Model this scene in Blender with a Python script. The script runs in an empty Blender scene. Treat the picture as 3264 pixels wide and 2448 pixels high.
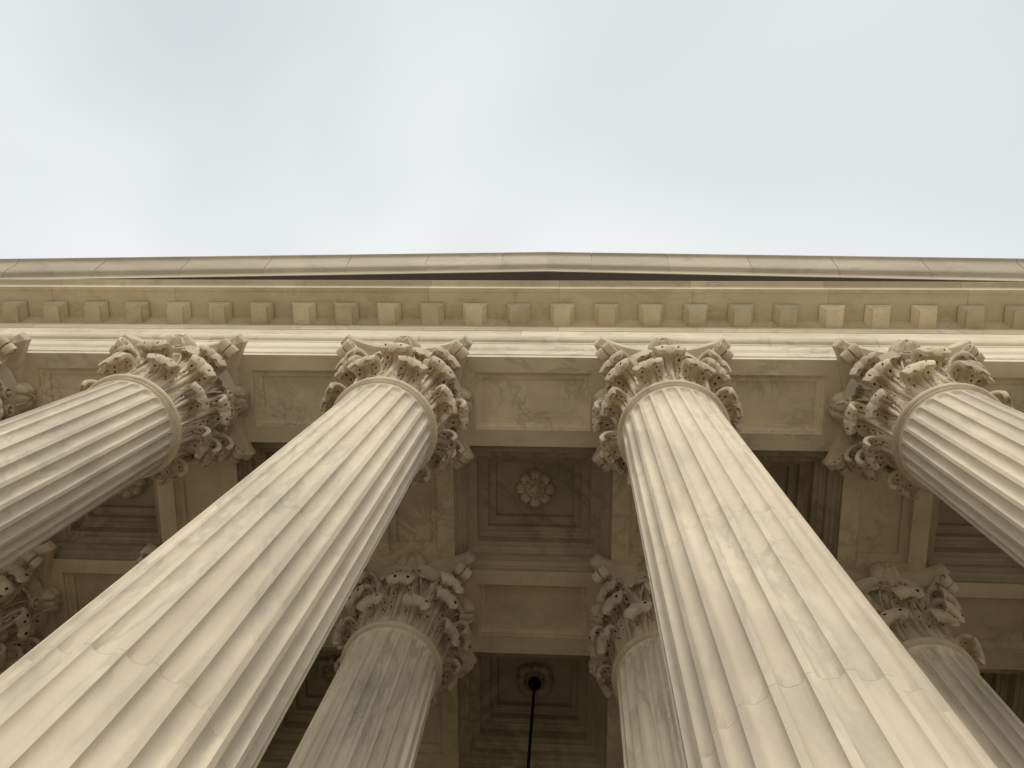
import bpy, bmesh, math, random
import numpy as np
from mathutils import Vector, Matrix

# ---------------------------------------------------------------- units
# all shapes are drawn in column diameters (1 D = 1.4 m); heights are measured from the camera's eye level
S = 1.4
EYE = 1.6
PI = math.pi
FLOOR = -EYE / S
C = bpy.context.scene.collection
rng = random.Random(7)
sc = bpy.context.scene

def W(x, y, z):
    return (x * S, y * S, z * S + EYE)

# ---------------------------------------------------------------- materials
def marble(name, light, mid, dark, vein=0.35, scale=1.0, stretch=(1, 1, 1), rough=0.6, bump=0.25, grime=0.0, soot=(0.10, 0.085, 0.065), tone=0.06):
    light, mid, dark, soot = [(c[0] * 1.0, c[1] * 0.99, c[2] * 1.01) for c in (light, mid, dark, soot)]
    m = bpy.data.materials.new(name); m.use_nodes = True
    nt = m.node_tree; N = nt.nodes; L = nt.links
    for n in list(N): N.remove(n)
    out = N.new('ShaderNodeOutputMaterial'); bs = N.new('ShaderNodeBsdfPrincipled')
    L.new(bs.outputs[0], out.inputs[0])
    bs.inputs['Roughness'].default_value = rough
    bs.inputs['Specular IOR Level'].default_value = 0.25
    tc = N.new('ShaderNodeTexCoord'); mp = N.new('ShaderNodeMapping')
    mp.inputs['Scale'].default_value = stretch
    L.new(tc.outputs['Object'], mp.inputs[0])
    oi = N.new('ShaderNodeObjectInfo'); at = N.new('ShaderNodeAttribute'); at.attribute_name = 'block'
    wv = N.new('ShaderNodeMath'); wv.operation = 'MULTIPLY_ADD'; wv.inputs[1].default_value = 57.0
    L.new(oi.outputs['Random'], wv.inputs[0]); L.new(at.outputs['Fac'], wv.inputs[2])
    def noise(sc_, det, ro, dist, dw=0.0):
        n = N.new('ShaderNodeTexNoise'); n.noise_dimensions = '4D'
        n.inputs['Scale'].default_value = sc_ * scale; n.inputs['Detail'].default_value = det
        n.inputs['Roughness'].default_value = ro; n.inputs['Distortion'].default_value = dist
        L.new(mp.outputs[0], n.inputs['Vector'])
        a = N.new('ShaderNodeMath'); a.operation = 'ADD'; a.inputs[1].default_value = dw
        L.new(wv.outputs[0], a.inputs[0]); L.new(a.outputs[0], n.inputs['W'])
        return n
    def mix(fac, a, b, mode='MIX'):
        x = N.new('ShaderNodeMix'); x.data_type = 'RGBA'; x.blend_type = mode
        if isinstance(fac, (int, float)): x.inputs[0].default_value = fac
        else: L.new(fac, x.inputs[0])
        for k, v in ((6, a), (7, b)):
            if isinstance(v, tuple): x.inputs[k].default_value = (*v, 1)
            else: L.new(v, x.inputs[k])
        return x.outputs[2]
    def ramp(src, p0, p1, v0=0.0, v1=1.0):
        r = N.new('ShaderNodeMapRange'); r.interpolation_type = 'SMOOTHSTEP'
        r.inputs[1].default_value = p0; r.inputs[2].default_value = p1
        r.inputs[3].default_value = v0; r.inputs[4].default_value = v1
        L.new(src, r.inputs[0]); return r.outputs[0]
    cloud = noise(0.55, 5, 0.55, 0.6)
    c = mix(ramp(cloud.outputs[0], 0.36, 0.66), light, mid)
    # veins: thin bands where a warped noise crosses its middle value
    vn = noise(0.8, 6, 0.6, 1.3, 11.0)
    s1 = N.new('ShaderNodeMath'); s1.operation = 'SUBTRACT'; s1.inputs[1].default_value = 0.5; L.new(vn.outputs[0], s1.inputs[0])
    s2 = N.new('ShaderNodeMath'); s2.operation = 'ABSOLUTE'; L.new(s1.outputs[0], s2.inputs[0])
    pat = noise(0.45, 2, 0.5, 0.2, 23.0)
    vf = N.new('ShaderNodeMath'); vf.operation = 'MULTIPLY'
    L.new(ramp(s2.outputs[0], 0.0, 0.055, vein, 0.0), vf.inputs[0]); L.new(ramp(pat.outputs[0], 0.42, 0.62), vf.inputs[1])
    c = mix(vf.outputs[0], c, dark)
    fine = noise(5.0, 4, 0.65, 0.3, 31.0)
    c = mix(ramp(fine.outputs[0], 0.42, 0.72, 0.0, 0.38), c, mid)
    if grime > 0:
        gm = noise(1.7, 6, 0.7, 0.5, 47.0)
        c = mix(ramp(gm.outputs[0], 0.52, 0.72, 0.0, grime), c, soot)
    # whole blocks differ a little in tone
    tn = N.new('ShaderNodeTexWhiteNoise'); tn.noise_dimensions = '1D'; L.new(wv.outputs[0], tn.inputs['W'])
    hv = N.new('ShaderNodeHueSaturation')
    L.new(ramp(tn.outputs[0], 0, 1, 1 - tone, 1 + tone), hv.inputs['Value']); L.new(c, hv.inputs['Color'])
    L.new(hv.outputs[0], bs.inputs['Base Color'])
    if bump > 0:
        bn = noise(9.0, 6, 0.7, 0.0, 61.0)
        b = N.new('ShaderNodeBump'); b.inputs['Strength'].default_value = bump; b.inputs['Distance'].default_value = 0.012
        L.new(bn.outputs[0], b.inputs['Height']); L.new(b.outputs[0], bs.inputs['Normal'])
    return m

M = {}
M['shaft'] = marble('column_marble', (0.81, 0.715, 0.55), (0.57, 0.495, 0.38), (0.40, 0.385, 0.30), vein=0.45, scale=2.5, stretch=(1, 1, 0.32), bump=0.15, tone=0.015, grime=0.4, soot=(0.47, 0.40, 0.30))
M['rear_shaft'] = marble('streaked_marble', (0.88, 0.80, 0.63), (0.62, 0.55, 0.43), (0.36, 0.315, 0.245), vein=0.45, scale=2.4, stretch=(1, 1, 0.25), bump=0.12, tone=0.02, grime=0.5, soot=(0.34, 0.285, 0.21))
M['carving'] = marble('carved_marble', (0.75, 0.65, 0.48), (0.55, 0.465, 0.335), (0.31, 0.255, 0.175), vein=0.25, scale=2.0, bump=0.45, grime=0.6, soot=(0.27, 0.20, 0.125))
M['rear_carving'] = marble('rear_carved_marble', (0.74, 0.65, 0.48), (0.56, 0.48, 0.35), (0.34, 0.29, 0.21), vein=0.25, scale=2.0, bump=0.35, grime=0.3, soot=(0.26, 0.21, 0.15))
M['beam'] = marble('beam_marble', (0.80, 0.71, 0.54), (0.66, 0.58, 0.43), (0.36, 0.31, 0.23), vein=0.45, scale=1.5, stretch=(0.8, 1.3, 1), bump=0.2, grime=0.25, soot=(0.36, 0.30, 0.20))
M['panel'] = marble('mottled_panel_marble', (0.88, 0.79, 0.61), (0.70, 0.62, 0.47), (0.38, 0.33, 0.25), vein=0.5, scale=2.4, bump=0.15, grime=0.35, soot=(0.42, 0.36, 0.26))
M['cornice'] = marble('cornice_marble', (0.67, 0.58, 0.415), (0.55, 0.47, 0.33), (0.32, 0.27, 0.19), vein=0.35, scale=1.6, stretch=(0.8, 1.3, 1), bump=0.2, grime=0.35, soot=(0.27, 0.22, 0.15))
M['modillion'] = marble('block_marble', (0.76, 0.675, 0.50), (0.58, 0.49, 0.335), (0.40, 0.33, 0.22), vein=0.3, scale=1.6, bump=0.2, grime=0.1, tone=0.13)
M['ceiling'] = marble('shaded_ceiling_marble', (0.50, 0.425, 0.30), (0.38, 0.32, 0.225), (0.20, 0.165, 0.115), vein=0.5, scale=1.0, bump=0.15, grime=0.3, soot=(0.28, 0.22, 0.15))  # coffers darker than the beams: their recess shade is in the base colour
M['ceiling_beam'] = marble('ceiling_beam_marble', (0.74, 0.64, 0.46), (0.56, 0.48, 0.34), (0.30, 0.27, 0.18), vein=0.45, scale=1.4, bump=0.15, grime=0.3, soot=(0.32, 0.26, 0.17))
M['rake'] = marble('weathered_marble', (0.56, 0.49, 0.37), (0.46, 0.40, 0.30), (0.24, 0.21, 0.17), vein=0.2, scale=1.5, stretch=(0.5, 1, 1), bump=0.3, grime=0.45, soot=(0.24, 0.21, 0.16))
M['dark_tone'] = marble('dark_soffit', (0.10, 0.085, 0.08), (0.085, 0.07, 0.066), (0.05, 0.045, 0.045), vein=0.1, bump=0.1)  # very dark even colour for the raking underside and the roof
M['paving'] = marble('plaza_marble', (0.48, 0.44, 0.35), (0.42, 0.38, 0.30), (0.30, 0.27, 0.22), vein=0.2, scale=0.4, bump=0.1)
M['floor'] = marble('floor_marble', (0.42, 0.38, 0.31), (0.34, 0.31, 0.25), (0.24, 0.21, 0.17), vein=0.2, scale=0.8)
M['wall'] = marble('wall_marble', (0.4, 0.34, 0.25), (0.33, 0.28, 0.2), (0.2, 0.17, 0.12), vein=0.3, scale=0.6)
def plain(name, col, rough=0.5, metal=0.0):
    m = bpy.data.materials.new(name); m.use_nodes = True
    nt = m.node_tree; b = nt.nodes['Principled BSDF']
    b.inputs['Specular IOR Level'].default_value = 0.08; b.inputs['Roughness'].default_value = rough; b.inputs['Metallic'].default_value = metal
    n = nt.nodes.new('ShaderNodeTexNoise'); n.inputs['Scale'].default_value = 8
    r = nt.nodes.new('ShaderNodeMix'); r.data_type = 'RGBA'
    r.inputs[6].default_value = (*[c * .8 for c in col], 1); r.inputs[7].default_value = (*[c * 1.2 for c in col], 1)
    nt.links.new(n.outputs[0], r.inputs[0]); nt.links.new(r.outputs[2], b.inputs['Base Color'])
    return m
M['bronze'] = plain('dark_bronze', (0.010, 0.010, 0.012), 0.55, 0.0)
M['drill'] = plain('drill_hole_shade', (0.055, 0.043, 0.03), 0.9)  # dark colour painted in for the shade inside deep drill holes
M['glass'] = plain('lantern_glass', (0.35, 0.32, 0.26), 0.3)

# ---------------------------------------------------------------- object helpers
def mesh_of(name, verts, faces, mat, smooth=None, block=None, recalc=True):
    me = bpy.data.meshes.new(name)
    me.from_pydata([(v[0] * S, v[1] * S, v[2] * S) for v in verts], [], faces)
    if recalc:
        bm = bmesh.new(); bm.from_mesh(me)
        bmesh.ops.recalc_face_normals(bm, faces=bm.faces); bm.to_mesh(me); bm.free()
    me.materials.append(mat)
    if smooth is not None:
        me.polygons.foreach_set('use_smooth', [True] * len(me.polygons))
        me.set_sharp_from_angle(angle=math.radians(smooth))
    if block is not None:
        a = me.attributes.new('block', 'FLOAT', 'FACE'); a.data.foreach_set('value', block)
    me.update()
    return me
def obj(name, me, parent=None, loc=(0, 0, 0), rz=0.0):
    o = bpy.data.objects.new(name, me); C.objects.link(o)
    o.location = loc; o.rotation_euler = (0, 0, rz)
    if parent: o.parent = parent
    return o
def thing(name, label, cat, loc=(0, 0, 0), group=None):
    o = bpy.data.objects.new(name, None); C.objects.link(o)
    o.location = loc; o.empty_display_size = 0.3
    o['label'] = label; o['category'] = cat
    if group: o['group'] = group
    return o
def dup(o, parent=None):
    c = o.copy(); C.objects.link(c)
    if parent: c.parent = parent
    return c

class G:                      # collects vertices and faces
    def __init__(s): s.v = []; s.f = []; s.b = []
    def add(s, v, f, b=0.0):
        n = len(s.v); s.v += [tuple(p) for p in v]; s.f += [tuple(i + n for i in q) for q in f]; s.b += [b] * len(f)
    def box(s, x0, x1, y0, y1, z0, z1, b=0.0):
        s.add([(x0, y0, z0), (x1, y0, z0), (x1, y1, z0), (x0, y1, z0), (x0, y0, z1), (x1, y0, z1), (x1, y1, z1), (x0, y1, z1)],
              [(0, 3, 2, 1), (4, 5, 6, 7), (0, 1, 5, 4), (1, 2, 6, 5), (2, 3, 7, 6), (3, 0, 4, 7)], b)
    def sweep(s, prof, stations, b=0.0, caps=True, closed=True):
        # prof: (y,z) polygon; stations: list of functions or (x, dz)
        n = len(prof); vs = []
        for (x, dz) in stations:
            vs += [(x, y, z + dz) for y, z in prof]
        fs = []
        for k in range(len(stations) - 1):
            for i in range(n if closed else n - 1):
                j = (i + 1) % n
                fs.append((k * n + i, k * n + j, (k + 1) * n + j, (k + 1) * n + i))
        if caps:
            fs.append(tuple(range(n))); fs.append(tuple(reversed(range((len(stations) - 1) * n, len(stations) * n))))
        s.add(vs, fs, b)
    def rings(s, rects, b=0.0, close=True):
        # nested horizontal rectangles (x0,x1,y0,y1,z)
        vs = []; fs = []
        for (x0, x1, y0, y1, z) in rects: vs += [(x0, y0, z), (x1, y0, z), (x1, y1, z), (x0, y1, z)]
        for k in range(len(rects) - 1):
            for i in range(4):
                j = (i + 1) % 4
                fs.append((4 * k + i, 4 * k + j, 4 * k + 4 + j, 4 * k + 4 + i))
        if close:
            e = 4 * (len(rects) - 1); fs.append((e, e + 1, e + 2, e + 3))
        s.add(vs, fs, b)
    def lathe(s, prof, n=48, b=0.0, cx=0, cy=0):
        vs = []; fs = []
        for r, z in prof:
            for i in range(n):
                a = 2 * PI * i / n; vs.append((cx + r * math.cos(a), cy + r * math.sin(a), z))
        for k in range(len(prof) - 1):
            for i in range(n):
                j = (i + 1) % n
                fs.append((k * n + i, k * n + j, (k + 1) * n + j, (k + 1) * n + i))
        s.add(vs, fs, b)
    def mesh(s, name, mat, smooth=None, recalc=True): return mesh_of(name, s.v, s.f, mat, smooth, s.b, recalc)

def arc(cx, cy, r, a0, a1, n, ry=None):
    ry = r if ry is None else ry
    return [(cx + r * math.cos(a0 + (a1 - a0) * i / n), cy + ry * math.sin(a0 + (a1 - a0) * i / n)) for i in range(n + 1)]

# ---------------------------------------------------------------- layout
BC, BS = 2.494, 2.268
XS = [-BC / 2 - 3 * BS, -BC / 2 - 2 * BS, -BC / 2 - BS, -BC / 2, BC / 2, BC / 2 + BS, BC / 2 + 2 * BS, BC / 2 + 3 * BS]
YR = 2.2665
ZS = 8.116            # underside of the beams that lie on the capitals
ZR = 6.906            # ring under the capital
JOINTS = [-0.58, 0.94, 2.46, 3.98]
def shaft_r(z):
    r = 0.4928 + (0.4304 - 0.4928) * z / ZR
    return r - 0.004 * max(0.0, -z) ** 1.2

# ---------------------------------------------------------------- column pieces
def shaft_mesh(mat, depth):
    NF, K = 24, 13
    fil = 0.24                                      # share of each division that is the flat fillet
    ztop, zbot = ZR - 0.075, FLOOR + 0.42
    zs = set([zbot, zbot + 0.03, zbot + 0.06])
    z = zbot + 0.3
    while z < ztop - 0.2: zs.add(round(z, 3)); z += 0.25
    for j in JOINTS:
        for d in (-0.0022, -0.0014, 0.0014, 0.0022): zs.add(j + d)
    for i in range(15): zs.add(ztop - 0.16 + 0.01 * i + 0.0)
    zs |= {ztop, ztop + 0.005, ZR - 0.05}
    zs = sorted(zs)
    us = []
    for k in range(K + 1): us.append(fil / 2 + (1 - fil) * (0.5 - 0.5 * math.cos(PI * k / K)))
    cols = [0.0] + us                               # per division: fillet centre, then across the flute
    nper = len(cols)
    n = NF * nper
    V = []; F = []; B = []
    for z in zs:
        R = shaft_r(z)
        if z > ZR - 0.07: R += 0.012 * ((z - (ZR - 0.07)) / 0.02) ** 1.5
        groove = 0.0
        for j in JOINTS:
            if abs(z - j) < 0.0018: groove = 0.0009
        for k in range(NF):
            for u in cols:
                q = abs((u - 0.5) / ((1 - fil) / 2))
                d = 0.0
                if q < 1:
                    hw = PI * R / NF * (1 - fil)           # half width of the flute
                    zc = ztop - hw - 0.01                  # the round head of the flute starts here
                    h = 1 - q ** 2.5
                    if z > zc:
                        h -= ((z - zc) / hw) ** 2
                    zb = zbot + 0.06 + hw
                    if z < zb: h -= ((zb - z) / hw) ** 2
                    d = depth * hw * math.sqrt(max(0.0, h))
                a = 2 * PI * (k + u) / NF - PI / 2
                r = R - d - groove
                V.append((r * math.cos(a), r * math.sin(a), z - FLOOR))
    drum = lambda z: 0.05 * float(sum(1 for j in JOINTS if z > j))
    for i in range(len(zs) - 1):
        b = drum(0.5 * (zs[i] + zs[i + 1]))
        for k in range(n):
            j = (k + 1) % n
            F.append((i * n + k, i * n + j, (i + 1) * n + j, (i + 1) * n + k)); B.append(b)
    return mesh_of('shaft', V, F, mat, 38, B)

def base_mesh(mat):
    g = G()
    g.box(-0.68, 0.68, -0.68, 0.68, 0, 0.16)
    prof = [(0.5, 0.16)] + arc(0.60, 0.235, 0.075, -PI / 2, PI / 2, 8) + [(0.575, 0.315)]
    prof += arc(0.60, 0.36, 0.06, 1.3 * PI, 0.8 * PI, 5) + [(0.56, 0.41)]
    prof += arc(0.545, 0.45, 0.04, -PI / 2, PI / 2, 7) + [(0.515, 0.50), (0.49, 0.53)]
    g.lathe(prof, 64)
    return g.mesh('base', mat, 35)

def astragal_mesh(mat):
    g = G(); z = ZR - FLOOR
    prof = [(0.435, z - 0.052), (0.452, z - 0.050), (0.452, z - 0.034)] + arc(0.445, z, 0.034, -PI / 2, PI / 2, 10) + [(0.40, z + 0.036)]
    g.lathe(prof, 96)
    return g.mesh('astragal', mat, 40)

def bell_mesh(mat):
    g = G(); z = ZR - FLOOR
    prof = [(0.41, z + 0.02), (0.408, z + 0.3), (0.42, z + 0.55), (0.455, z + 0.78), (0.52, z + 0.95), (0.57, z + 1.02), (0.575, z + 1.05), (0.3, z + 1.065)]
    g.lathe(prof, 64)
    return g.mesh('capital', mat, 50)

def abacus_mesh(mat):
    # square slab with hollow sides and cut-off corners
    def outline(off):
        A = 1.262 - 2 * off * 0.2; c = 0.066; sag = 0.135
        pts = []
        h = A / 2
        for q in range(4):
            side = []
            n = 14
            x0, x1 = -h + c * 0.72, h - c * 0.72
            y0 = -h - c * 0.30 + off * 0.8
            for i in range(n + 1):
                t = i / n; x = x0 + (x1 - x0) * t
                y = y0 + (sag + off * 0.5) * (1 - (2 * t - 1) ** 2) ** 0.85
                side.append((x, y))
            a = q * PI / 2
            pts += [(x * math.cos(a) - y * math.sin(a), x * math.sin(a) + y * math.cos(a)) for x, y in side]
        return pts
    zb = ZR - FLOOR + 1.058
    lev = [(0.10, -0.004), (0.082, 0.0), (0.066, 0.02), (0.045, 0.042), (0.026, 0.052), (0.020, 0.055), (0.010, 0.062), (0.0, 0.072), (-0.004, 0.10), (-0.006, 0.1515)]
    V = []; F = []; n = None
    for off, dz in lev:
        o = outline(off); n = len(o); V += [(x, y, zb + dz) for x, y in o]
    for k in range(len(lev) - 1):
        for i in range(n):
            j = (i + 1) % n
            F.append((k * n + i, k * n + j, (k + 1) * n + j, (k + 1) * n + i))
    V.append((0, 0, zb)); c0 = len(V) - 1
    for i in range(n): F.append((c0, (i + 1) % n, i))
    return mesh_of('abacus', V, F, mat, 35)

def hashn(a, b): return math.sin(a * 12.9898 + b * 78.233) * 43758.5453 % 1.0

def leaf_mesh(name, mat, r0, z0, r1, zc, rho, curl, w0, wm, wt, seed, serr=0.0, lobes=5, thick=0.026, stem=1.0, lean=0.0):
    """An acanthus leaf: rises along the bell, rolls outward at the top; lobed edge, ribs, drilled eyes."""
    rr = random.Random(seed)
    NT, NS = 66, 54
    path = []
    L1 = math.hypot(r1 - r0, zc - z0); La = rho * curl; Lt = L1 + La
    for i in range(NT + 1):
        s = Lt * i / NT
        if s <= L1:
            t = s / L1
            r = r0 + (r1 - r0) * t ** 1.8; z = z0 + (zc - z0) * t
            dr = (r1 - r0) * 1.8 * max(t, 1e-3) ** 0.8; dz = zc - z0
        else:
            a = (s - L1) / La * curl
            rh = rho * (1 - 0.30 * (a / curl) ** 1.5)
            r = r1 + rho - rh * math.cos(a); z = zc + rh * math.sin(a)
            dr = math.sin(a); dz = math.cos(a)
        l = math.hypot(dr, dz); path.append((r, z, dr / l, dz / l, max(0.0, (s - L1) / La)))
    twist = rr.uniform(-0.012, 0.012); sk = rr.uniform(-0.02, 0.02)
    V = []
    for i in range(NT + 1):
        t = i / NT; r, z, dr, dz, cf = path[i]
        nr, nz = dz, -dr                              # outward face of the leaf
        w = w0 + (wm - w0) * math.sin(min(1, t / 0.42) * PI / 2)
        q = min(1.0, max(0.0, (t - 0.46) / 0.22)); q = q * q * (3 - 2 * q)
        w += (wt - wm) * q
        if t > 0.74: w *= math.sqrt(max(0.05, 1 - ((t - 0.74) / 0.325) ** 2))
        if t > 0.75: w += 0.006 * math.sin((t - 0.75) / 0.25 * PI)
        soft = 1 - (0.75 if not serr else 0.3) * q
        lob = abs(math.sin(PI * lobes * t + 0.4))
        wl = w * (1 - 0.22 * (1 - lob ** 0.55) * min(1, t * 4) * soft)
        if serr: wl *= 1 - serr * (0.5 + 0.5 * math.sin(2 * PI * lobes * 4.0 * t))
        e = (t - 0.93) / 0.07
        for j in range(NS + 1):
            s = -1 + 2 * j / NS
            ws = wl
            tipcut = 0.0
            x = s * ws + twist * t + sk * cf
            # ribs that fan out from the stem
            h = 0.0
            spread = 0.18 + 0.22 * t
            for c, dep, wd in ((spread, 0.026, 0.07), (spread * 2.0, 0.016, 0.08)):
                for sg in (-1, 1):
                    u = (s - sg * c) / wd
                    if abs(u) < 3: h -= dep * stem * math.exp(-u * u) * max(0.0, 1 - 2.2 * max(0.0, cf - 0.12))
            h += 0.016 * stem * math.exp(-(s / 0.16) ** 2) * (1 - cf * 0.5)
            h += 0.010 * (1 - s * s)
            if serr: h += 0.006 * math.sin(s * 30) * cf
            h += 0.003 * (hashn(round(s * 6), round(t * 9)) - 0.5)
            # lobe cushions near the edge
            h += 0.014 * lob * max(0, abs(s) - 0.35) * min(1, t * 3) * soft
            droop = 0.10 * s * s * w / 0.16 * cf
            if e > 0:                                  # scalloped tip
                k = 0.5 + 0.5 * math.cos(s * PI * (4 if not serr else 9))
                h += 0.0; back = e * (0.030 * s * s + (0.007 if not serr else 0.016) * (1 - k))
            else: back = 0.0
            rad = r + nr * h - dr * back
            zz = z + nz * h - dz * back - droop * 0.75
            rad -= droop * 0.35
            # follow the round of the bell
            ang = x / max(r0 + 0.08, rad * 0.92)
            V.append((rad * math.sin(ang), -rad * math.cos(ang), zz))
    # drilled eyes: uncut faces given a dark colour for the hole's shade
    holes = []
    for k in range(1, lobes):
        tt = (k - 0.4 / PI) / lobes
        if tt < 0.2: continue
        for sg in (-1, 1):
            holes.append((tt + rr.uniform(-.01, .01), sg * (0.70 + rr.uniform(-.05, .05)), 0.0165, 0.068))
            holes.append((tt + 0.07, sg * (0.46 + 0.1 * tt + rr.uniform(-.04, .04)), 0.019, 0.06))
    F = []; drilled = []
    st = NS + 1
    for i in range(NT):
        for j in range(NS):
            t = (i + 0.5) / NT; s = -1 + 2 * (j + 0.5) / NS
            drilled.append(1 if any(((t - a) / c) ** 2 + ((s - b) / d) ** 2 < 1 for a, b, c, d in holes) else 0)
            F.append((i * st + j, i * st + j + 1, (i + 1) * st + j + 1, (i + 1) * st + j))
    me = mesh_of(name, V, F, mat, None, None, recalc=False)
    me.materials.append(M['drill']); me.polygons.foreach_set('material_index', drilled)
    o = bpy.data.objects.new('tmp', me); C.objects.link(o)
    so = o.modifiers.new('s', 'SOLIDIFY'); so.thickness = thick * S; so.offset = -1.0 if True else 0
    so.use_even_offset = False
    sm = o.modifiers.new('m', 'SMOOTH'); sm.factor = 0.5; sm.iterations = 2
    dg = bpy.context.evaluated_depsgraph_get()
    me2 = bpy.data.meshes.new_from_object(o.evaluated_get(dg))
    bpy.data.objects.remove(o)
    bm = bmesh.new(); bm.from_mesh(me2); bmesh.ops.recalc_face_normals(bm, faces=bm.faces); bm.to_mesh(me2); bm.free()
    me2.polygons.foreach_set('use_smooth', [True] * len(me2.polygons)); me2.set_sharp_from_angle(angle=math.radians(60))
    me2.name = name
    return me2

def ribbon(pts, wid, th, frame):
    """sweep a rounded bar of width wid(t) along pts; frame = constant side vector"""
    V = []; F = []; n = 10
    side = Vector(frame).normalized()
    P = [Vector(p) for p in pts]
    for i, p in enumerate(P):
        t = (P[min(i + 1, len(P) - 1)] - P[max(i - 1, 0)]).normalized()
        up = side.cross(t).normalized(); sd = t.cross(up).normalized()
        f = i / (len(P) - 1)
        w = wid(f); h = th(f)
        for k in range(n):
            a = 2 * PI * k / n
            cx, sy = math.cos(a), math.sin(a)
            # channelled face: edges proud of the middle
            q = p + sd * (w * math.copysign(abs(cx) ** 0.8, cx)) + up * (h * math.copysign(abs(sy) ** 0.7, sy) * (1 - 0.45 * (1 - abs(cx)) ))
            V.append(tuple(q))
    for i in range(len(P) - 1):
        for k in range(n):
            j = (k + 1) % n; F.append((i * n + k, i * n + j, (i + 1) * n + j, (i + 1) * n + k))
    F.append(tuple(reversed(range(n)))); F.append(tuple(range((len(P) - 1) * n, len(P) * n)))
    return V, F

def volute_mesh(mat, sgn):
    """big corner scroll under the horn of the abacus, made for the corner on the -y axis"""
    g = G(); Z = ZR - FLOOR
    pts = []
    for i in range(14):
        t = i / 13
        r = 0.44 + 0.275 * t ** 1.5; z = Z + 0.60 + 0.475 * t - 0.06 * t * t
        a = sgn * (0.36 * (1 - t) ** 1.3 + 0.055)
        pts.append((r * math.sin(a), -r * math.cos(a), z))
    cx, cz = 0.762, Z + 0.955
    r_, z_ = 0.715, Z + 1.015
    n = 44
    a0 = math.atan2(z_ - cz, r_ - cx); rad0 = math.hypot(z_ - cz, r_ - cx)
    for i in range(1, n + 1):
        t = i / n
        a = a0 - t * 2 * PI * 1.75
        rad = rad0 * (1 - 0.86 * t ** 0.85)
        r = cx + rad * math.cos(a); z = cz + rad * 1.05 * math.sin(a)
        an = sgn * (0.055 + 0.012 * t)
        pts.append((r * math.sin(an), -r * math.cos(an), z))
    V, F = ribbon(pts, lambda f: 0.026 + 0.016 * min(1, f * 3), lambda f: 0.021 * (1.1 - 0.4 * f), (1, 0, 0))
    g.add(V, F)
    # eye
    return g.mesh('volute', mat, 55)

def helix_mesh(mat, sgn):
    """small inner scroll that meets its twin below the flower"""
    g = G(); Z = ZR - FLOOR
    pts = []
    for i in range(12):
        t = i / 11
        a = sgn * (0.40 - 0.22 * t ** 1.4); r = 0.45 + 0.085 * t; z = Z + 0.58 + 0.40 * t - 0.05 * t * t
        pts.append((r * math.sin(a), -r * math.cos(a), z))
    c = Vector((sgn * 0.075, -0.535, Z + 0.875))
    p0 = Vector(pts[-1]); rad0 = 0.07
    for i in range(30):
        t = i / 29; a = PI / 2 + 0.5 + t * 2 * PI * 1.4; rad = rad0 * (1 - 0.8 * t)
        pts.append((sgn * (0.075 - rad * math.cos(a)), -0.54 - 0.03 * t, c.z + rad * math.sin(a)))
    V, F = ribbon(pts, lambda f: 0.026, lambda f: 0.014, (0, 1, 0))
    g.add(V, F)
    return g.mesh('helix', mat, 55)

def fleuron_mesh(mat, seed):
    """weathered flower in the middle of each hollow side of the abacus"""
    rr = random.Random(seed); NA, NR = 60, 16
    V = []; F = []
    for i in range(NR + 1):
        q = i / NR
        for k in range(NA):
            a = 2 * PI * k / NA
            R = 0.125 * (0.80 + 0.22 * abs(math.cos(2.5 * a + 0.3)) ** 0.6) * (1.25 if abs(math.cos(a)) > 0.5 else 1.0)
            h = 0.06 + 0.065 * math.sin(PI * min(1, q * 1.15)) * (0.6 + 0.4 * abs(math.cos(2.5 * a + 0.3)))
            if q < 0.28: h = 0.10 + 0.03 * math.cos(q / 0.28 * PI / 2)
            if q > 0.92: h -= 0.06 * (q - 0.92) / 0.08
            h += 0.012 * (rr.random() - 0.5)
            V.append((R * q * math.cos(a), -h, R * q * math.sin(a)))
    for i in range(NR):
        for k in range(NA):
            j = (k + 1) % NA
            F.append((i * NA + k, i * NA + j, (i + 1) * NA + j, (i + 1) * NA + k))
    n0 = NR * NA; b = len(V)
    for k in range(NA): x, y, z = V[n0 + k]; V.append((x * 0.8, 0.10, z * 0.8))
    for k in range(NA):
        j = (k + 1) % NA; F.append((n0 + k, n0 + j, b + j, b + k))
    zc = ZR - FLOOR + 1.115; yc = -0.525
    V = [(x, y + yc, z + zc) for x, y, z in V]
    return mesh_of('fleuron', V, F, mat, 50)

def capital_kit(mat, serr, tag):
    Z = ZR - FLOOR; k = {}
    k['bell'] = bell_mesh(mat); k['abacus'] = abacus_mesh(mat); k['astragal'] = astragal_mesh(mat)
    k['low'] = [leaf_mesh('acanthus_leaf', mat, 0.425, Z + 0.02, 0.455, Z + 0.27, 0.082, 4.25, 0.120, 0.145, 0.118, 10 + i, serr, 5, stem=0.8, thick=0.042) for i in range(3)]
    k['high'] = [leaf_mesh('acanthus_leaf', mat, 0.43, Z + 0.04, 0.485, Z + 0.58, 0.088, 4.35, 0.085, 0.148, 0.124, 20 + i, serr, 7, thick=0.046) for i in range(3)]
    k['calyx'] = [leaf_mesh('acanthus_leaf', mat, 0.43, Z + 0.46, 0.555, Z + 0.78, 0.080, 4.2, 0.10, 0.155, 0.128, 30 + i, serr, 5, thick=0.046) for i in range(2)]
    k['half'] = [leaf_mesh('acanthus_leaf', mat, 0.43, Z + 0.50, 0.475, Z + 0.84, 0.05, 3.6, 0.05, 0.095, 0.08, 40 + i, serr, 4, thick=0.022) for i in range(2)]
    k['volute'] = [volute_mesh(mat, -1), volute_mesh(mat, 1)]
    k['helix'] = [helix_mesh(mat, -1), helix_mesh(mat, 1)]
    k['fleuron'] = [fleuron_mesh(mat, 5 + i) for i in range(3)]
    return k

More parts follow.
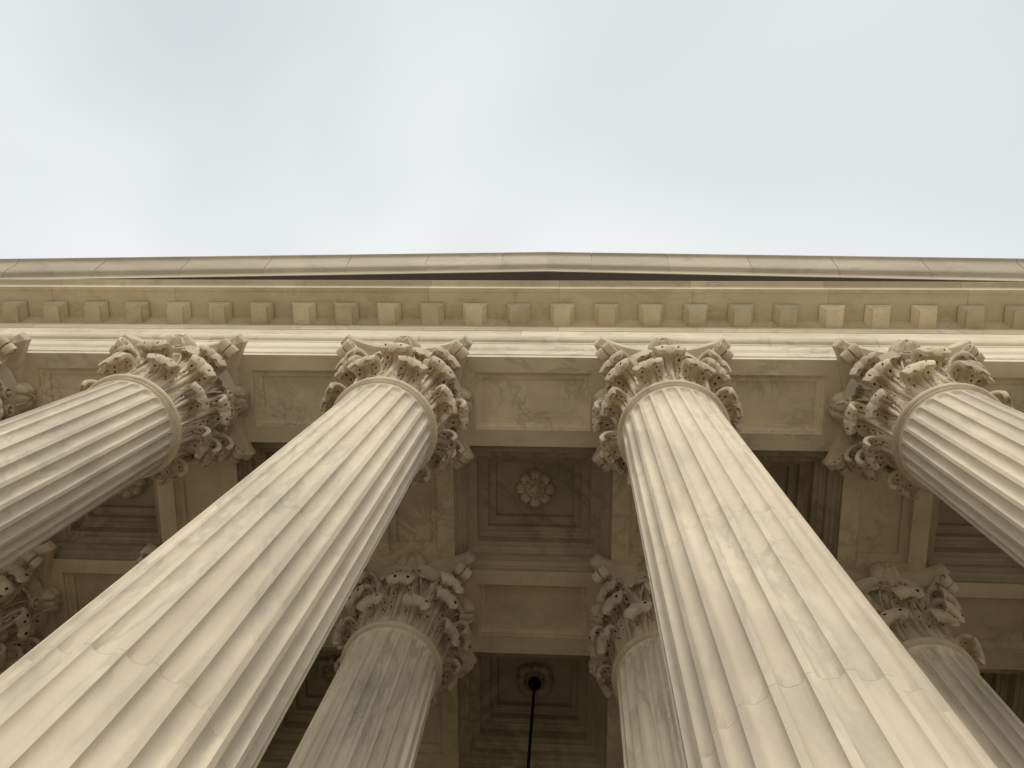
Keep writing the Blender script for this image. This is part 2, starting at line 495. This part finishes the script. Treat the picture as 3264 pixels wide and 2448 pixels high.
def build_column(label, loc, kit, smesh, bmesh_, group, seed):
    r = random.Random(seed)
    t = thing('fluted_column', label, 'column', loc, group)
    obj('base', bmesh_, t)
    sh = obj('shaft', smesh, t)
    cap = obj('capital', kit['bell'], t)
    obj('astragal', kit['astragal'], cap)
    obj('abacus', kit['abacus'], cap)
    j = lambda a: r.uniform(-a, a)
    for i in range(8):
        o = obj('acanthus_leaf', r.choice(kit['low']), cap, rz=PI / 8 + i * PI / 4 + j(0.02))
        o = obj('acanthus_leaf', r.choice(kit['high']), cap, rz=i * PI / 4 + j(0.02))
    for i in range(4):
        a = PI / 4 + i * PI / 2
        obj('acanthus_leaf', r.choice(kit['calyx']), cap, rz=a + j(0.02))
        obj('volute', kit['volute'][0], cap, rz=a); obj('volute', kit['volute'][1], cap, rz=a)
        obj('helix', kit['helix'][0], cap, rz=i * PI / 2); obj('helix', kit['helix'][1], cap, rz=i * PI / 2)
        for sg in (-1, 1): obj('acanthus_leaf', r.choice(kit['half']), cap, rz=i * PI / 2 + sg * 0.36 + j(0.02))
        obj('fleuron', r.choice(kit['fleuron']), cap, rz=i * PI / 2)
    return t

kit_f = capital_kit(M['carving'], 0.0, 'f')
kit_r = capital_kit(M['rear_carving'], 0.07, 'r')
sh_f = shaft_mesh(M['shaft'], 0.69); sh_r = shaft_mesh(M['rear_shaft'], 0.85)
ba_f = base_mesh(M['shaft']); ba_r = base_mesh(M['rear_shaft'])
front_labels = [
    'fluted marble column at the far left end of the front row, beyond the picture edge',
    'fluted marble column cut off by the left picture edge, only the horn of its capital showing',
    'sunlit fluted column slanting in from the left edge, its capital fully in view',
    'broad cream fluted column rising from the lower left corner to the capital left of centre',
    'broad cream fluted column with reddish veins rising to the capital right of centre',
    'fluted column slanting in from the right edge under the rightmost carved capital',
    'fluted marble column next beyond the right picture edge in the front row',
    'fluted marble column at the far right end of the front row, beyond the picture edge']
rear_labels = [
    'shaded rear fluted column at the far left end of the back row',
    'shaded rear fluted column second from the far left end of the back row',
    'dark rear capital half seen in deep shade at the lower left edge',
    'streaked grey rear column standing between the two lower left columns and the hanging rod',
    'streaked grey rear column half hidden behind the broad column right of centre',
    'dim streaked rear column in the lower right corner behind the broad right column',
    'shaded rear fluted column second from the far right end of the back row',
    'shaded rear fluted column at the far right end of the back row']
front_labels[4] = 'broad cream fluted column rising from the lower right to the capital right of centre'
front_labels[2] = 'cream fluted column slanting in from the left edge, its capital fully in view'
for i, x in enumerate(XS):
    build_column(front_labels[i], W(x, 0, FLOOR), kit_f, sh_f, ba_f, 'front row of fluted columns', 100 + i)
    build_column(rear_labels[i], W(x, YR, FLOOR), kit_r, sh_r, ba_r, 'rear row of fluted columns', 200 + i)

# ---------------------------------------------------------------- entablature on the front row
XE = 8.55
YF0, YF1 = -0.44, 0.473
ent = thing('entablature', 'pale marble entablature with stepped bands and a row of square blocks above the front capitals', 'entablature', W(0, 0, ZS))
def at_ent(g, name, mat, parent, smooth=None):
    me = mesh_of(name, [(x, y, z - ZS) for x, y, z in g.v], g.f, mat, smooth, g.b)
    return obj(name, me, parent)
JG = 0.0018
def segs(x0, x1, cuts, gap=JG):
    c = [x0] + [q for q in cuts if x0 < q < x1] + [x1]
    return [(c[i] + (gap if i else 0), c[i + 1] - (gap if i < len(c) - 2 else 0)) for i in range(len(c) - 1)]
# architrave: three bands and a crowning moulding; underside built with sunk panels
prof = [(YF0, ZS), (YF0, ZS + 0.085)] + [(-0.4415, ZS + 0.088), (-0.452, ZS + 0.098), (-0.455, ZS + 0.112), (-0.455, ZS + 0.285)]
prof += [(-0.458, ZS + 0.29), (-0.466, ZS + 0.305), (-0.477, ZS + 0.33), (-0.478, ZS + 0.345), (-0.478, ZS + 0.56), (-0.484, ZS + 0.565), (-0.489, ZS + 0.58), (-0.489, ZS + 0.60)]
prof += arc(-0.489, ZS + 0.655, 0.045, -PI / 2, -PI, 5)[0:0]
prof += [(-0.500, ZS + 0.605), (-0.516, ZS + 0.617), (-0.530, ZS + 0.64), (-0.534, ZS + 0.66), (-0.537, ZS + 0.664), (-0.537, ZS + 0.755), (-0.43, ZS + 0.77)]
prof += [(YF1, ZS + 0.77), (YF1, ZS)]
g = G()
cuts = [x for x in XS[1:-1]]
for i, (a, b) in enumerate(segs(-XE, XE, cuts)):
    # open underside: leave out the soffit face, it is laid panel by panel
    n = len(prof)
    vs = [(a, y, z) for y, z in prof] + [(b, y, z) for y, z in prof]
    fs = [(k, k + 1, n + k + 1, n + k) for k in range(n - 1)] + [tuple(range(n)), tuple(range(2 * n - 1, n - 1, -1))]
    g.add(vs, fs, i * 3.1)
    # soffit
    mid = 0.5 * (a + b)
    bay = (BC if abs(mid) < 0.5 else BS)
    if i == 0 or i == 6: mid = XS[0] + BS / 2 if i == 0 else XS[6] + BS / 2
    h = bay / 2 - 0.675
    ox0, ox1, oy0, oy1 = mid - h, mid + h, -0.285, 0.302
    g.rings([(a, b, YF0, YF1, ZS), (ox0, ox1, oy0, oy1, ZS)], i * 3.1, close=False)
arch = at_ent(g, 'architrave', M['beam'], ent)
for i in range(7):
    mid = 0.5 * (XS[i] + XS[i + 1]); h = (BC if i == 3 else BS) / 2 - 0.675
    x0, x1, y0, y1 = mid - h, mid + h, -0.285, 0.302
    q = G(); R = []
    for ins, dz in ((0, 0), (0.001, 0.036), (0.020, 0.038), (0.024, 0.046), (0.036, 0.062), (0.052, 0.070), (0.066, 0.072), (0.076, 0.072), (0.077, 0.098)):
        R.append((x0 + ins, x1 - ins, y0 + ins, y1 - ins, ZS + dz))
    q.rings(R, i * 1.7)
    at_ent(q, 'soffit_panel', M['panel'], arch)
# frieze
q = G()
for i, (a, b) in enumerate(segs(-XE, XE, [-6.6, -4.65, -2.4, -0.2, 2.1, 4.3, 6.4])):
    q.box(a, b, -0.46, 0.3, ZS + 0.765, 9.72, i * 2.3)
at_ent(q, 'frieze', M['beam'], ent)
# cornice
cprof = [(-0.40, 9.722), (-0.466, 9.722), (-0.470, 9.735), (-0.476, 9.75), (-0.487, 9.765), (-0.491, 9.785), (-0.478, 9.787), (-0.478, 10.10), (-0.487, 10.105), (-0.495, 10.12), (-0.515, 10.15), (-0.530, 10.182), (-0.54, 10.19), (-0.54, 10.20),
         (-0.865, 10.20), (-0.872, 10.188), (-0.916, 10.188), (-0.916, 10.395), (-0.922, 10.40), (-0.93, 10.412), (-0.955, 10.425), (-0.975, 10.434), (-0.986, 10.437), (-0.986, 10.46), (-0.5, 10.62), (-0.40, 10.62)]
q = G()
SPM = 0.534
for i, (a, b) in enumerate(segs(-XE - 0.45, XE + 0.45, [SPM * (3 * k + 0.42) for k in range(-6, 6)], 0.0015)):
    q.sweep(cprof, [(a, 0), (b, 0)], i * 4.7)
corn = at_ent(q, 'cornice', M['cornice'], ent)
# modillions
def modillion_mesh():
    g = G()
    a = 0.0965
    y0, y1 = -0.686, -0.47
    g.box(-a, a, y0, y1, 10.05, 10.13)
    R = [(-a - 0.004, a + 0.004, y0 - 0.004, y1, 10.10), (-a - 0.012, a + 0.012, y0 - 0.012, y1, 10.104), (-a - 0.03, a + 0.03, y0 - 0.028, y1, 10.135), (-a - 0.052, a + 0.052, y0 - 0.047, y1, 10.172), (-a - 0.054, a + 0.054, y0 - 0.049, y1, 10.184), (-a - 0.022, a + 0.022, y0 - 0.022, y1, 10.185), (-a - 0.022, a + 0.022, y0 - 0.022, y1, 10.203)]
    g.rings([(-a, a, y0, y1, 10.10)] + R, 0, close=True)
    me = mesh_of('modillion', [(x, y, z - ZS) for x, y, z in g.v], g.f, M['modillion'], None, None)
    o = bpy.data.objects.new('tmp', me); C.objects.link(o)
    bv = o.modifiers.new('b', 'BEVEL'); bv.width = 0.006; bv.segments = 2; bv.limit_method = 'ANGLE'
    dg = bpy.context.evaluated_depsgraph_get()
    m2 = bpy.data.meshes.new_from_object(o.evaluated_get(dg)); bpy.data.objects.remove(o); m2.name = 'modillion'
    return m2
mm = modillion_mesh()
for k in range(-16, 16):
    o = obj('modillion', mm, corn)
    o.location.x = (k + 0.5) * SPM * S

# ---------------------------------------------------------------- pediment
ped = thing('pediment', 'low gabled marble pediment with weathered gutter moulding along the skyline', 'pediment', W(0, 0, 10.5))
SL, ZC = 0.243, 12.5
def sub(g, name, mat, parent, z0, smooth=None):
    me = mesh_of(name, [(x, y, z - z0) for x, y, z in g.v], g.f, mat, smooth, g.b)
    return obj(name, me, parent)
rk = [(-0.40, 0.0), (-0.94, 0.0), (-0.949, -0.005), (-0.949, 0.285), (-0.953, 0.29), (-0.90, 0.31), (-0.40, 0.32)]
smp = [(-0.40, 0.315), (-0.950, 0.295), (-0.953, 0.30), (-0.962, 0.318), (-0.976, 0.33), (-0.990, 0.335), (-0.990, 0.350)]
# cyma: out, steeply up, out again to the lip
for i in range(13):
    t = i / 12
    y = -0.992 - 0.186 * t
    z = 0.355 + 0.36 * (t - 0.13 * math.sin(2 * PI * t))
    smp.append((y, z))
smp += [(-1.188, 0.722), (-1.188, 0.79), (-0.9, 0.84), (-0.40, 0.86)]
for sg in (-1, 1):
    q = G(); q.sweep([(y, z) for y, z in rk], [(0, ZC), (sg * 9.0, ZC - SL * 9.0)])
    r1 = sub(q, 'raking_cornice', M['rake'], ped, 10.5)
    r1.data.materials.append(M['dark_tone'])
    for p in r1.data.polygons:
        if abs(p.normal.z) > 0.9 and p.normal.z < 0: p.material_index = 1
    q = G()
    c = [0, 0.68] + [0.68 + 1.12 * i for i in range(1, 8)]
    for i in range(len(c) - 1):
        a, b = c[i] + (0.007 if i else 0), c[i + 1] - 0.007
        q.sweep(smp, [(sg * a, ZC - SL * a), (sg * b, ZC - SL * b)], i * 3.3 + (50 if sg > 0 else 0))
    q.sweep([(y + 0.008, z - 0.006 + (0.0 if y > -0.95 else 0.008)) if z < 0.75 else (y + 0.008, z - 0.008) for y, z in smp], [(0, ZC), (sg * 8.9, ZC - SL * 8.9)], 3.0)
    sub(q, 'gutter_moulding', M['rake'], r1, 10.5, 30)
q = G(); q.add([(-8.9, -0.42, 10.4), (8.9, -0.42, 10.4), (0, -0.42, 12.55), (-8.9, -0.3, 10.4), (8.9, -0.3, 10.4), (0, -0.3, 12.55)], [(0, 1, 2), (3, 5, 4)])
sub(q, 'tympanum', M['rake'], ped, 10.5)
q = G()
for sg in (-1, 1):
    q.add([(0, -0.5, 13.34), (sg * 9, -0.5, 13.34 - SL * 9), (sg * 9, 6, 13.34 - SL * 9), (0, 6, 13.34), (0, -0.5, 13.2), (sg * 9, -0.5, 13.2 - SL * 9), (sg * 9, 6, 13.2 - SL * 9), (0, 6, 13.2)],
          [(0, 1, 2, 3), (4, 7, 6, 5), (0, 4, 5, 1), (1, 5, 6, 2), (2, 6, 7, 3)])
sub(q, 'unseen_gable_roof', M['dark_tone'], ped, 10.5)  # roof slab out of view, added to block light from above

# ---------------------------------------------------------------- coffered ceiling of the portico
ceil = thing('coffered_ceiling', 'shadowed marble ceiling with sunk square coffers behind the front columns', 'ceiling', W(0, 0, ZS))
YB0, YB1 = 1.825, 2.765
HB = 0.437
def panel(g, x0, x1, y0, y1, b=0.0):
    R = []
    for ins, dz in ((0, 0), (0.001, 0.036), (0.020, 0.038), (0.024, 0.046), (0.036, 0.062), (0.052, 0.070), (0.066, 0.072), (0.076, 0.072), (0.077, 0.098)):
        R.append((x0 + ins, x1 - ins, y0 + ins, y1 - ins, ZS + dz))
    g.rings(R, b)
def beam(x0, x1, y0, y1, holes, name):
    """beam with its underside at ZS and sunk panels given as rectangles, walls up to the ceiling"""
    g = G()
    xs = sorted({x0, x1} | {h[0] for h in holes} | {h[1] for h in holes}); ys = sorted({y0, y1} | {h[2] for h in holes} | {h[3] for h in holes})
    for i in range(len(xs) - 1):
        for j in range(len(ys) - 1):
            cx, cy = (xs[i] + xs[i + 1]) / 2, (ys[j] + ys[j + 1]) / 2
            if any(h[0] < cx < h[1] and h[2] < cy < h[3] for h in holes): continue
            g.add([(xs[i], ys[j], ZS), (xs[i + 1], ys[j], ZS), (xs[i + 1], ys[j + 1], ZS), (xs[i], ys[j + 1], ZS)], [(0, 1, 2, 3)])
    for h in holes: panel(g, *h)
    return sub(g, name, M['ceiling_beam'], ceil, ZS)
for x in XS:
    beam(x - HB, x + HB, YF1 + 0.002, YB0, [(x - 0.262, x + 0.262, 0.66, 1.635)], 'cross_beam')
    beam(x - HB, x + HB, YB1, 4.2, [(x - 0.262, x + 0.262, 2.95, 4.02)], 'cross_beam')
hl = []
for i in range(7):
    mid = 0.5 * (XS[i] + XS[i + 1]); h = (BC if i == 3 else BS) / 2 - 0.675
    hl.append((mid - h, mid + h, YR - 0.285, YR + 0.302))
beam(-XE, XE, YB0, YB1, hl, 'rear_beam')
ZP = 8.82
COF = [(0.0, 0.0), (0.0, 0.065), (0.012, 0.07), (0.018, 0.095), (0.030, 0.115), (0.050, 0.128), (0.056, 0.130), (0.056, 0.150), (0.105, 0.152), (0.107, 0.235), (0.118, 0.24), (0.130, 0.262), (0.150, 0.278), (0.155, 0.28), (0.155, 0.30),
       (0.205, 0.302), (0.207, 0.44), (0.215, 0.445), (0.235, 0.475), (0.252, 0.482), (0.252, 0.50), (0.300, 0.502), (0.302, 0.60), (0.31, 0.605), (0.325, 0.625), (0.335, 0.63), (0.375, 0.632), (0.378, 0.704)]
def rosette_mesh(kind):
    NA, NR = 192, 44
    R0 = 0.232
    V = []; F = []
    def outer(a):
        if kind == 0:
            q = a / (PI / 4); k = int(round(q)) % 2; u = (q - round(q)) * 2    # petal centre 0, edges +-1
            if k == 0: return R0 * (1.0 - 0.10 * abs(u) ** 2 - 0.035 * (0.5 + 0.5 * math.cos(u * 9)))
            return R0 * (0.96 - 0.20 * abs(u) ** 2.4)
        q = (a - PI / 4) / (PI / 2); u = (q - round(q)) * 2
        if abs(u) < 0.72: return R0 * (1.02 - 0.22 * (abs(u) / 0.72) ** 2.5)
        return R0 * (0.86 + 0.10 * math.cos((1 - abs(u)) / 0.28 * PI / 2))
    for i in range(NR + 1):
        t = i / NR
        for k in range(NA):
            a = 2 * PI * k / NA; ro = outer(a); r = t * ro
            q = a / (PI / 4); par = int(round(q)) % 2; u = (q - round(q)) * 2
            if kind == 1: u = u * 0.8
            h = 0.0
            if t > 0.5:
                s = (t - 0.5) / 0.5
                h = 0.035 + 0.055 * math.sin(PI * min(1, s * 1.05)) ** 0.7 * (1 - 0.45 * abs(u) ** 4)
                h -= 0.035 * math.exp(-((abs(u) - 1) / 0.07) ** 2)
                if par == 0 and kind == 0: h += 0.010 * math.cos(u * 12) * s
                if s > 0.9: h -= (s - 0.9) / 0.1 * 0.07
            elif t > 0.26:
                s = (t - 0.26) / 0.24
                w = math.cos(8 * a + 0.4)
                h = 0.03 + 0.05 * math.sin(PI * s) * max(0, 0.35 + 0.65 * w)
            else:
                h = 0.055 + 0.045 * math.sqrt(max(0, 1 - (t / 0.26) ** 2)) + 0.006 * math.cos(9 * a) * (t / 0.26)
                if t > 0.23: h -= 0.03
            V.append((r * math.cos(a), r * math.sin(a), -h))
    for i in range(NR):
        for k in range(NA):
            j = (k + 1) % NA; F.append((i * NA + k, i * NA + j, (i + 1) * NA + j, (i + 1) * NA + k))
    b = len(V)
    for k in range(NA): x, y, z = V[NR * NA + k]; V.append((x * 0.9, y * 0.9, 0.03))
    for k in range(NA):
        j = (k + 1) % NA; F.append((NR * NA + k, NR * NA + j, b + j, b + k))
    return mesh_of('rosette', V, F, M['rear_carving'] if kind == 0 else M['ceiling'], 55)
ros = [rosette_mesh(0), rosette_mesh(1)]
for row, (ya, yb) in enumerate(((YF1 + 0.002, YB0), (YB1, 4.2))):
    for i in range(7):
        xa, xb = XS[i] + HB, XS[i + 1] - HB
        g = G(); kx = ((xb - xa) / 2 - (0.43 if i == 3 else 0.33)) / 0.378; ky = ((yb - ya) / 2 - 0.31) / 0.378
        g.rings([(xa + p * kx, xb - p * kx, ya + p * ky, yb - p * ky, ZS + dz) for p, dz in COF], i * 2.1 + row * 20)
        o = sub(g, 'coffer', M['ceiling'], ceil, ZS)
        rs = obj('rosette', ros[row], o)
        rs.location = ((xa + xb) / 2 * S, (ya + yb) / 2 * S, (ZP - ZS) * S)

# ---------------------------------------------------------------- hanging lantern rod
lamp = thing('hanging_lamp', 'thin black rod of a hanging lamp dropping from the rear ceiling flower', 'lamp', W(0, 3.483, 8.72))
g = G(); g.lathe([(0.001, -0.085)] + arc(0, -0.01, 0.075, -PI / 2 * 0.95, PI / 2 * 0.6, 10) + [(0.05, 0.1), (0.001, 0.1)], 24)
obj('ceiling_mount', g.mesh('ceiling_mount', M['bronze'], 40), lamp)
g = G(); g.lathe([(0.001, -5.2), (0.0165, -5.2), (0.0165, -0.06), (0.001, -0.05)], 14)
obj('rod', g.mesh('rod', M['bronze'], 40), lamp)
g = G(); g.lathe([(0.001, -6.35), (0.12, -6.33), (0.30, -6.2), (0.34, -6.15), (0.34, -5.5), (0.30, -5.45), (0.12, -5.25), (0.03, -5.15), (0.001, -5.15)], 8)
obj('lantern_frame', g.mesh('lantern_frame', M['bronze']), lamp)

# ---------------------------------------------------------------- wall behind, floor, steps, plaza
wall = thing('building_wall', 'dark marble wall closing the portico behind the rear columns', 'wall', W(0, 4.5, FLOOR))
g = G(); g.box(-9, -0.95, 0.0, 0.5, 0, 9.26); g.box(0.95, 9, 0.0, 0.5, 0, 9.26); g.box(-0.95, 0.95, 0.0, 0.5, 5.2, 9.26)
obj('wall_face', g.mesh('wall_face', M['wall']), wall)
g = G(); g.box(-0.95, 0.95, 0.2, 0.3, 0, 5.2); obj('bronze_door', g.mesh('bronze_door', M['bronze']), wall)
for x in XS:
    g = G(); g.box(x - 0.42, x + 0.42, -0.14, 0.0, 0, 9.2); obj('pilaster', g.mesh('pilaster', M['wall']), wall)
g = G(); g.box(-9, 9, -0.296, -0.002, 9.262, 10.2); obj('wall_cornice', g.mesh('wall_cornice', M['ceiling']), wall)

def structure(name, g, mat):
    o = obj(name, g.mesh(name, mat), None, (0, 0, EYE)); o['kind'] = 'structure'; return o
g = G(); g.box(-9.3, 9.3, -2.4, 5.2, FLOOR - 3.2, FLOOR); structure('portico_floor', g, M['floor'])
g = G()
for i in range(16): g.box(-9.3, 9.3, -2.4 - 0.25 * (i + 1), -2.4 - 0.25 * i, FLOOR - 3.2, FLOOR - 0.11 * (i + 1), i * 1.0)
structure('steps', g, M['paving'])
g = G(); g.box(-400, 400, -400, 400, FLOOR - 3.3, FLOOR - 1.9); structure('ground', g, M['paving'])

# ---------------------------------------------------------------- sky and light
w = bpy.data.worlds.new('World'); sc.world = w; w.use_nodes = True
nt = w.node_tree; N = nt.nodes; L = nt.links
bg = N['Background']
SUN_EL, SUN_AZ = math.radians(34), math.radians(181)   # azimuth measured from +Y, clockwise: behind the camera
sky = N.new('ShaderNodeTexSky'); sky.sky_type = 'NISHITA'; sky.sun_disc = False
sky.sun_elevation = SUN_EL; sky.sun_rotation = SUN_AZ
tc = N.new('ShaderNodeTexCoord')
n1 = N.new('ShaderNodeTexNoise'); n1.inputs['Scale'].default_value = 1.7; n1.inputs['Detail'].default_value = 2.5; n1.inputs['Roughness'].default_value = 0.45; n1.inputs['Distortion'].default_value = 0.5
mpn = N.new('ShaderNodeMapping'); mpn.inputs['Location'].default_value = (0.35, 0.2, 0.0)
L.new(tc.outputs['Generated'], mpn.inputs[0]); L.new(mpn.outputs[0], n1.inputs['Vector'])
cr = N.new('ShaderNodeValToRGB')
cr.color_ramp.elements[0].position = 0.20; cr.color_ramp.elements[0].color = (0.72, 0.77, 0.785, 1)
cr.color_ramp.elements[1].position = 0.60; cr.color_ramp.elements[1].color = (0.98, 1.0, 1.0, 1)
sep = N.new('ShaderNodeSeparateXYZ'); L.new(tc.outputs['Generated'], sep.inputs[0])
ga = N.new('ShaderNodeMath'); ga.operation = 'MULTIPLY_ADD'; ga.inputs[1].default_value = 0.65
L.new(sep.outputs['Y'], ga.inputs[0]); L.new(n1.outputs[0], ga.inputs[2])
L.new(ga.outputs[0], cr.inputs[0])
sc8 = N.new('ShaderNodeVectorMath'); sc8.operation = 'SCALE'; sc8.inputs['Scale'].default_value = 9.0
L.new(cr.outputs[0], sc8.inputs[0])
mx = N.new('ShaderNodeMix'); mx.data_type = 'RGBA'; mx.inputs[0].default_value = 0.965
L.new(sky.outputs[0], mx.inputs[6]); L.new(sc8.outputs[0], mx.inputs[7])
L.new(mx.outputs[2], bg.inputs['Color']); bg.inputs['Strength'].default_value = 0.1
sl = bpy.data.lights.new('sun', 'SUN'); sl.energy = 1.5; sl.angle = math.radians(26); sl.color = (1.0, 0.93, 0.81)
so = bpy.data.objects.new('sun', sl); C.objects.link(so)
d = Vector((math.sin(SUN_AZ) * math.cos(SUN_EL), math.cos(SUN_AZ) * math.cos(SUN_EL), math.sin(SUN_EL)))
so.rotation_euler = (-d).to_track_quat('-Z', 'Y').to_euler(); so.location = (0, -30, 40)

# ---------------------------------------------------------------- camera (solved from the photograph)
R = [(0.99765952, 0.00319478, 0.06830277), (0.01112496, 0.97801419, -0.20824139), (-0.06746637, 0.20851387, 0.97568963)]
cam = bpy.data.cameras.new('camera'); co = bpy.data.objects.new('camera', cam); C.objects.link(co)
cam.sensor_fit = 'HORIZONTAL'; cam.sensor_width = 36; cam.lens = 2671.04 / 3264 * 36
cam.clip_start = 0.05; cam.clip_end = 3000
m = Matrix(((R[0][0], -R[1][0], -R[2][0]), (R[0][1], -R[1][1], -R[2][1]), (R[0][2], -R[1][2], -R[2][2])))
co.matrix_world = Matrix.Translation(W(0.3538, -1.9031, 0)) @ m.to_4x4()
sc.camera = co

sc.view_settings.view_transform = 'Standard'; sc.view_settings.look = 'None'
sc.view_settings.exposure = 0.1; sc.view_settings.gamma = 1.0
sc.cycles.max_bounces = 8; sc.cycles.diffuse_bounces = 6
